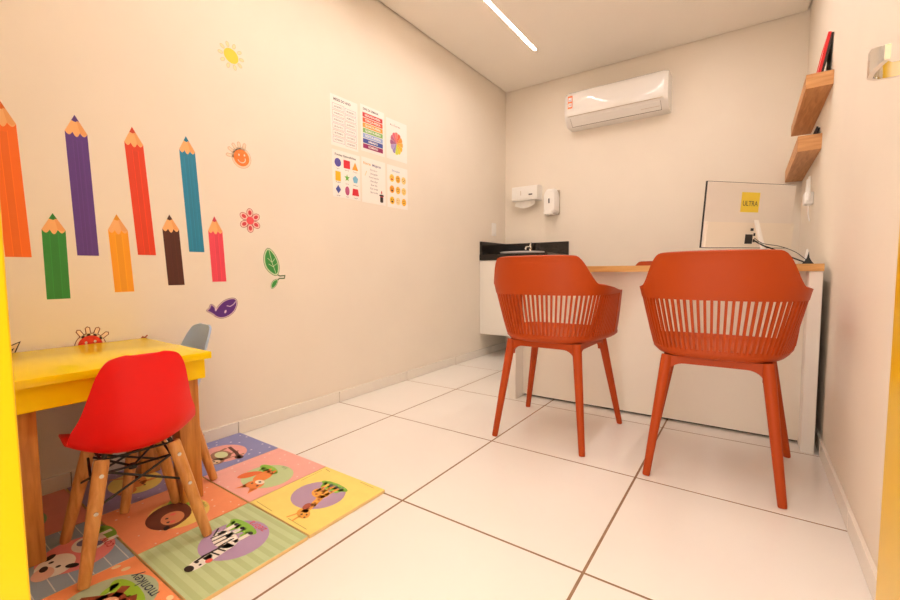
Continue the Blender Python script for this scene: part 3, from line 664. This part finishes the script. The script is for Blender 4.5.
# magic words
t, F = poster('white paper poster of magic words with a black top hat', 1.846, 2.050, 1.178, 1.449)
ptext(F, t, [('Palavras', (.22, .87), .021, .3)], '#E8A23A', 'title', bold=.0002); ptext(F, t, [('Mágicas', (.62, .865), .021, .36)], '#6A5E8A', 'title', bold=.0002)
ptext(F, t, [(s_, (.5, .75-.083*k), .0165, None) for k, s_ in enumerate(('Por favor', 'Obrigado', 'Com licença', 'Desculpe', 'Bom dia', 'Boa tarde', 'Boa noite'))], '#8A7C84')
G = Flat(F.o, F.U.normalized(), F.V.normalized())
G.polys('top_hat', [ell(.82*F.w, .22*F.h, .021, .006), rect(.82*F.w-.0135, .075*F.h, .82*F.w+.0135, .22*F.h), ell(.82*F.w, .075*F.h, .0135, .005)], ink('#2A1E1E'), t, .0002)
G.polys('hat_band', [rect(.82*F.w-.0135, .18*F.h, .82*F.w+.0135, .205*F.h), ell(.82*F.w, .29*F.h, .005, .01)], ink('#C04A4E'), t, .0004)
G.polys('wand', stroke([(.13*F.w, .6*F.h), (.2*F.w, .7*F.h)], .003), ink('#E9B84A'), t, .0002)
# emotions
t, F = poster('white paper poster of nine yellow emotion faces', 2.068, 2.268, 1.175, 1.447)
ptext(F, t, [('Emoções', (.42, .88), .018, .38)], '#7A8AB0', 'title'); G = Flat(F.o, F.U.normalized(), F.V.normalized())
for r in range(3):
    for c in range(3):
        cx, cy = (.22+.29*c)*F.w, (.70-.265*r)*F.h; k = r*3+c
        f = G.polys('emotion_face', [ell(cx, cy, .0225, .0245, 0, 20)], ink(('#F8CE52', '#F6B838', '#F9D98A', '#F5A52E', '#F7BE46', '#F8D478', '#F9C62E', '#F8DCA0', '#F7B92A')[k]), t, .0002)
        G.polys('features', [ell(cx-.0085, cy+.006, .003, .0042), ell(cx+.0085, cy+.006, .003, .0042)]+([ell(cx, cy-.008, .010, .006)] if k % 3 == 0 else stroke([(cx-.009, cy-.007), (cx, cy-.011 if k % 2 else cy-.004), (cx+.009, cy-.007)], .0028)), ink(('#C8392E', '#6A3A1A', '#8A5A2A', '#5A2A1A', '#6A3A1A', '#9A6A3A', '#6A3A1A', '#C88A5A', '#5A2A1A')[k]), t, .0004)

# ================================================================== AIR CONDITIONER
t = thing('air_conditioner', 'white split air conditioner on the back wall', 'air conditioner', (1.024, D, 1.942))
hw = .385
prof = [(0, .0), (-.10, .0), (-.118, .004), (-.17, .045), (-.186, .062), (-.196, .085), (-.200, .12), (-.199, .18), (-.194, .225), (-.18, .255), (-.155, .270), (-.12, .275), (0, .275)]
def acx(x): # ends slightly rounded
    return 1-.10*sstep(.352, hw, abs(x))
b = MB(); xs_ = [-hw, -.379, -.368, -.352, .352, .368, .379, hw]; n = len(prof)
for x in xs_:
    k = acx(x); b.v += [(x, p[0]*k, .1375+(p[1]-.1375)*(1-.35*(1-k))) for p in prof]
for i in range(len(xs_)-1):
    for j in range(n): b.f.append((i*n+j, (i+1)*n+j, (i+1)*n+(j+1) % n, i*n+(j+1) % n))
b.f += [tuple(range(n)), tuple((len(xs_)-1)*n+j for j in range(n))]
b.build('body', mat('ac_white', '#F5F0EA', .05), t, 40)
def acline(p, q, x0, x1, lift): # strip following the profile between profile fractions
    pts = [Vector((0, p[0], p[1])), Vector((0, q[0], q[1]))]; d_ = (pts[1]-pts[0]).normalized(); nn = Vector((0, -d_.z, d_.y)); nn = nn if nn.y < 0 else -nn
    return [Vector((x, 0, 0))+pt+nn*lift for pt in pts for x in (x0, x1)]
fp = acline((-.1175, .0035), (-.1755, .0505), -.335, .335, .0012)
fb = MB(); nn = (fp[1]-fp[0]).cross(fp[2]-fp[0]).normalized()*.0012
fb.add([p+nn for p in (fp[0], fp[1], fp[3], fp[2])]+[p-nn for p in (fp[0], fp[1], fp[3], fp[2])], [(0, 1, 2, 3), (7, 6, 5, 4), (0, 4, 5, 1), (1, 5, 6, 2), (2, 6, 7, 3), (3, 7, 4, 0)])
fb.build('air_flap', M_WHITE, t)
gap = mat('ac_gap', '#6E5A48', .7)
MB().box((-.338, -.1205, .0005), (.338, -.1165, .0035)).build('flap_gap', gap, t)
for sx in (-1, 1):
    a = acline((-.1175, .0035), (-.178, .052), sx*.3365-.0012, sx*.3365+.0012, .0006); MB().add([a[0], a[1], a[3], a[2]], [(0, 1, 2, 3)]).build('flap_seam', gap, t)
MB().box((-.352, -.1995, .066), (.352, -.1885, .0675)).build('panel_seam', mat('ac_seam', '#CDBCA8', .6), t)
lb = MB().box((-.350, -.2025, .128), (-.312, -.1995, .226)).build('energy_label', ink('#F2813A'), t)
for k in range(2): MB().box((-.345, -.2034, .140+.042*k), (-.317, -.2024, .170+.042*k)).build('label_box', ink('#E8E2E4' if k else '#F3ECE8'), lb)
Flat((-.331, -.2037, .1335), (1, 0, 0), (0, 0, 1)).texts('lettering', [('A', (0, .0215), .016, 0, None), ('B', (0, .0595), .016, 0, None)], ink('#3C5A86'), lb, 0)
MB().box((.20, -.156, .0185), (.33, -.154, .0215)).build('brand_strip', mat('ac_strip', '#D9CBBB', .4), t)

# ================================================================== DISPENSERS, SWITCH, REPEATER
t = thing('towel_dispenser', 'white paper towel dispenser with a towel hanging out', 'dispenser', (.247, D, 1.39))
MB().prism([(0, 0), (-.105, .0), (-.112, .012), (-.115, .03), (-.112, .115), (-.105, .125), (-.02, .13), (0, .13)], (-.122, 0, 0), (0, 1, 0), (0, 0, 1), (1, 0, 0), .248).build('body', M_WHITE, t, 30)
MB().box((-.034, -.1165, .045), (-.030, -.1145, .085)).build('sight_window', mat('smoked_slot', '#C8B49C', .4), t)
MB().box((.045, -.1165, .04), (.080, -.114, .052), .001, 1).build('logo', mat('dark_logo', '#3A3A40', .4), t)
P = [[(-.105+.2*i/10, -.07+.012*math.sin(i*1.1)-.01*j/4, .004-(.075-.03*abs(i/10-.45)*2)*j/4) for j in range(5)] for i in range(11)]
MB().grid(P, .0015).build('paper_towel', mat('towel_paper', '#F6F0E6', .9), t, 60)
t = thing('soap_dispenser', 'white soap dispenser with pointed push cover', 'dispenser', (.480, D, 1.243))
front = [(-.058, .028), (-.058, .17), (-.05, .20), (-.028, .228), (.03, .228), (.05, .20), (.058, .15), (.058, .03), (.045, .008), (-.045, .008)]
b = MB(); n = len(front); L_ = [(0, 1.), (-.06, 1.), (-.085, .94), (-.1, .78)]
for y, s_ in L_: b.v += [(x*s_, y, .118+(z-.118)*s_) for x, z in front]
for r in range(len(L_)-1):
    for i in range(n): b.f.append((r*n+i, r*n+(i+1) % n, (r+1)*n+(i+1) % n, (r+1)*n+i))
b.f += [tuple(range(n)), tuple((len(L_)-1)*n+i for i in range(n))]
b.build('body', M_WHITE, t, 25)
MB().box((-.008, -.1015, .10), (.004, -.099, .14), .001, 1).build('level_window', mat('dark_logo', '#3A3A40', .4), t)
MB().box((-.05, -.108, .004), (.028, -.03, .034), .006, 2).build('push_lever', M_WHITE, t, 40)
MB().box((-.06, -.01, .006), (.062, 0, .222), .004, 1).build('back_plate', mat('grey_plate', '#B9A994', .5), t)
t = thing('light_switch', 'white switch plate on the wall above the black backsplash', 'switch', (0, 3.47, 1.075))
MB().box((0, -.038, 0), (.008, .038, .115), .002, 2).build('plate', M_WHITE, t, 40); MB().box((.008, -.012, .036), (.012, .012, .08), .0015, 1).build('rocker', M_WHITE, t)
t = thing('signal_repeater', 'white plug-in repeater with two antennas on the wall below the shelves', 'repeater', (W, 3.03, 1.10))
MB().box((-.04, -.045, 0), (0, .045, .065), .007, 3).build('body', M_WHITE, t, 40)
for sy in (-1, 1):
    MB().tube([(-.022, sy*.048, .02), (-.022, sy*.052, .08), (-.022, sy*.052, .145)], [.008, .007, .005], 10).build('antenna', M_WHITE, t, 50)
MB().tube([(-.02, -.03, 0), (-.02, -.032, -.05), (-.012, -.03, -.09)], .003, 8).build('cable', M_WHITE, t, 50)

# ================================================================== SINK CORNER
t = thing('vanity_cabinet', 'white wall-hung cabinet under the granite counter', 'cabinet', (.3, D, .2))
MB().box((-.299, -.465, 0), (.32, -.001, .645), .001, 1).build('body', M_WLAC, t)
for a, b_ in ((-.298, .009), (.012, .319)): 
    dr = MB().box((a, -.483, .002), (b_, -.466, .643), .0015, 1).build('door', M_WLAC, t)
    MB().box((a+.26 if a < 0 else a+.03, -.487, .60), (a+.28 if a < 0 else a+.05, -.483, .62), .001, 1).build('handle', M_STEEL, dr)
t = thing('granite_counter', 'black granite counter with backsplash in the corner', 'counter', (.3, D, .846))
MB().box((-.299, -.487, 0), (.328, -.001, .052), .002, 1).build('counter_slab', M_GRAN, t)
MB().box((-.299, -.021, .052), (.328, -.001, .164), .0015, 1).build('backsplash', M_GRAN, t)
MB().box((-.2995, -.48, .052), (-.279, -.021, .164), .0015, 1).build('backsplash', M_GRAN, t)
t = thing('wash_basin', 'white oval basin set in the granite counter', 'basin', (.30, 3.44, .898))
MB().lathe([(.02, .002), (.6, .003), (.95, .006), (1., .014), (1., .02), (.965, .0225), (.92, .018), (.8, .008), (.4, .005), (.02, .0045)], 40, (0, 0, 0), .2, .16).build('bowl', mat('ceramic', '#F7F3EE', .1), t, 60)
t = thing('tap', 'chrome tap behind the basin', 'tap', (.29, 3.635, .898))
MB().tube([(0, 0, 0), (0, 0, .004), (0, 0, .07), (0, 0, .08)], [.02, .015, .014, .011], 16).build('tap_body', M_CHROME, t, 40)
MB().tube([(0, 0, .055), (0, -.04, .07), (0, -.085, .066), (0, -.10, .05)], [.009, .009, .009, .008], 12).build('spout', M_CHROME, t, 50)
MB().tube([(0, 0, .08), (.004, 0, .095), (.012, -.004, .115)], [.010, .007, .006], 12).build('lever', M_CHROME, t, 50)

# ================================================================== SHELVES
def shelf(label, y0, y1, z0, z1):
    t = thing('wall_shelf', label, 'shelf', (W, y0, z0), 0, 'thick wooden wall shelves')
    MB().box((-.092, 0, 0), (0, y1-y0, z1-z0), .0015, 1).build('shelf_board', M_SHELF, t)
    MB().box((-.0915, -.0008, .0005), (-.0005, 0, z1-z0-.0005)).build('end_cap', wood('end_grain', '#C58A50', '#DBA46A', 'X', .5), t)
shelf('thick wooden shelf on the wall, the upper one with a red frame', 2.475, 3.30, 1.541, 1.601)
shelf('thick wooden shelf on the wall, the lower one with a dark frame', 2.77, 3.70-.001, 1.337, 1.412)
def leaning_frame(label, y0, y1, zb, h, lean, foot, c, th):
    t = thing('photo_frame', label, 'frame', (W-foot, y0, zb), 0)
    a = math.atan2(lean, h); U = Vector((math.sin(a), 0, math.cos(a))); N = Vector((math.cos(a), 0, -math.sin(a))); L_ = y1-y0; wv = .016
    def slab(name, y_0, y_1, s0, s1, n0, n1, m):
        b = MB(); vs = [N*n+Vector((0, y, 0))+U*s_ for n in (n0, n1) for y in (y_0, y_1) for s_ in (s0, s1)]
        b.add(vs, [(0, 1, 3, 2), (4, 6, 7, 5), (0, 4, 5, 1), (2, 3, 7, 6), (0, 2, 6, 4), (1, 5, 7, 3)]); return b.build(name, m, t)
    slab('frame_bar', 0, L_, 0, wv, 0, th, c); slab('frame_bar', 0, L_, h-wv, h, 0, th, c); slab('frame_bar', 0, wv, wv, h-wv, 0, th, c); slab('frame_bar', L_-wv, L_, wv, h-wv, 0, th, c)
    slab('picture', wv, L_-wv, wv, h-wv, th*.3, th*.5, mat('picture_print', '#E8DCD0', .4)); slab('backing', .0, L_, .0, h-.004, th, th+.009, mat('dark_backing', '#2E2422', .7))
leaning_frame('red picture frame leaning on the wall, on the upper shelf', 2.545, 2.75, 1.602, .192, .034, .052, mat('red_frame', '#D81E22', .35), .011)
leaning_frame('small dark picture frame leaning on the wall, on the lower shelf', 2.86, 2.98, 1.413, .060, .02, .034, mat('dark_frame', '#2A2220', .4), .008)

# ================================================================== MONITOR AND CABLES
ma = math.atan2(.739, .674); ML = Vector((1.752, 2.41, 0)); mt = Vector((.674, .739, 0)); mw = .528
c = ML+mt*mw/2
t = thing('monitor', 'thin silver monitor with a yellow sticker, its back to the room', 'monitor', (c.x, c.y, .777), ma)
tl = math.radians(5); U = Vector((0, -math.sin(tl), math.cos(tl))); Nn = Vector((0, -math.cos(tl), -math.sin(tl)))   # Nn points out of the back
def mslab(name, x0, x1, s0, s1, n0, n1, m, par=t, bev=0):
    b = MB(); o = Vector((0, .02, .085))
    vs = [o+Vector((x, 0, 0))+U*s_+Nn*n for n in (n0, n1) for x in (x0, x1) for s_ in (s0, s1)]
    b.add(vs, [(0, 1, 3, 2), (4, 6, 7, 5), (0, 4, 5, 1), (2, 3, 7, 6), (0, 2, 6, 4), (1, 5, 7, 3)])
    return b.build(name, m, par)
MH = .318; M_SIL = mat('silver_back', '#E9DFD4', .38); hw = mw/2
mslab('back_panel', -hw+.003, hw-.003, .003, MH-.003, 0, .006, M_SIL)
mslab('screen_panel', -hw, hw, 0, MH, -.008, 0, mat('black_bezel', '#1A1614', .35))
mslab('housing', -hw+.006, hw-.006, .004, .125, .006, .022, mat('housing_cream', '#EFE3D2', .4))
st = mslab('sticker', -.062, .046, .176, .272, .006, .0066, ink('#F0D23E'))
Fm = Flat(Vector((0, .02, .085))+U*.217+Nn*.0069+Vector((-.008, 0, 0)), (1, 0, 0), U); Fm.N = Nn
Fm.texts('lettering', [('ULTRA', (0, 0), .034, 0, .09)], ink('#6A5A2A'), st, 0, .0004)
mslab('label_plate', -.032, .012, .022, .068, .022, .0232, mat('port_black', '#2A2626', .4)); mslab('port', .016, .026, .06, .075, .022, .024, mat('port_black', '', .4)); mslab('port', .016, .026, .03, .045, .022, .024, mat('port_black', '', .4)); mslab('port', -.004, .012, .085, .098, .022, .024, mat('port_black', '', .4))
MB().prism([(-.011, 0), (.011, 0), (.009, .21), (-.008, .21)], (.020, -.075, .006), (1, 0, 0), (-.16, .16, 1), (0, -1, 0), .010).build('stand_neck', M_WHITE, t)
MB().box((-.03, -.12, 0), (.13, .05, .006), .002, 1).build('stand_base', M_WHITE, t)
Mw = Matrix.Translation((c.x, c.y, .777)) @ Matrix.Rotation(ma, 4, 'Z')
def bez(p, n=24):
    K = catmull([list(q) for q in p], n); return K
pa = Mw @ (Vector((.021, .02, .085))+U*.05+Nn*.026); pb = Mw @ (Vector((.021, .02, .085))+U*.038+Nn*.026)
end = Vector((2.152, 2.55, .785))
def cable(label, pts, r):
    tag(MB().tube(bez(pts, 8), r, 8).build('cable', M_BLK, None, 60), label, 'cable')
cable('thin black cable arching from the monitor to the desk corner', [pa, (1.985, 2.53, .878), (2.05, 2.53, .862), (2.107, 2.545, .835), (2.14, 2.55, .806), (2.166, 2.55, .783)], .0016)
cable('thick black cable sagging from the monitor to the desk corner', [pb, (1.99, 2.53, .866), (2.021, 2.53, .852), (2.082, 2.545, .817), (2.13, 2.55, .793), (2.150, 2.55, .783)], .0034)
t = thing('cable_stand', 'small white stand holding bunched black plugs on the desk corner', 'stand', (2.152, 2.56, .777))
MB().prism([(-.012, 0), (.012, 0), (.003, .07), (-.003, .07)], (0, .004, 0), (1, 0, 0), (0, 0, 1), (0, 1, 0), .006).build('holder', M_WHITE, t)
MB().prism([(-.022, 0), (.024, 0), (.014, .014), (.006, .03), (.003, .058), (-.003, .03), (-.012, .014)], (.002, -.012, 0), (1, 0, 0), (0, 0, 1), (0, 1, 0), .012).build('plugs', M_BLK, t)
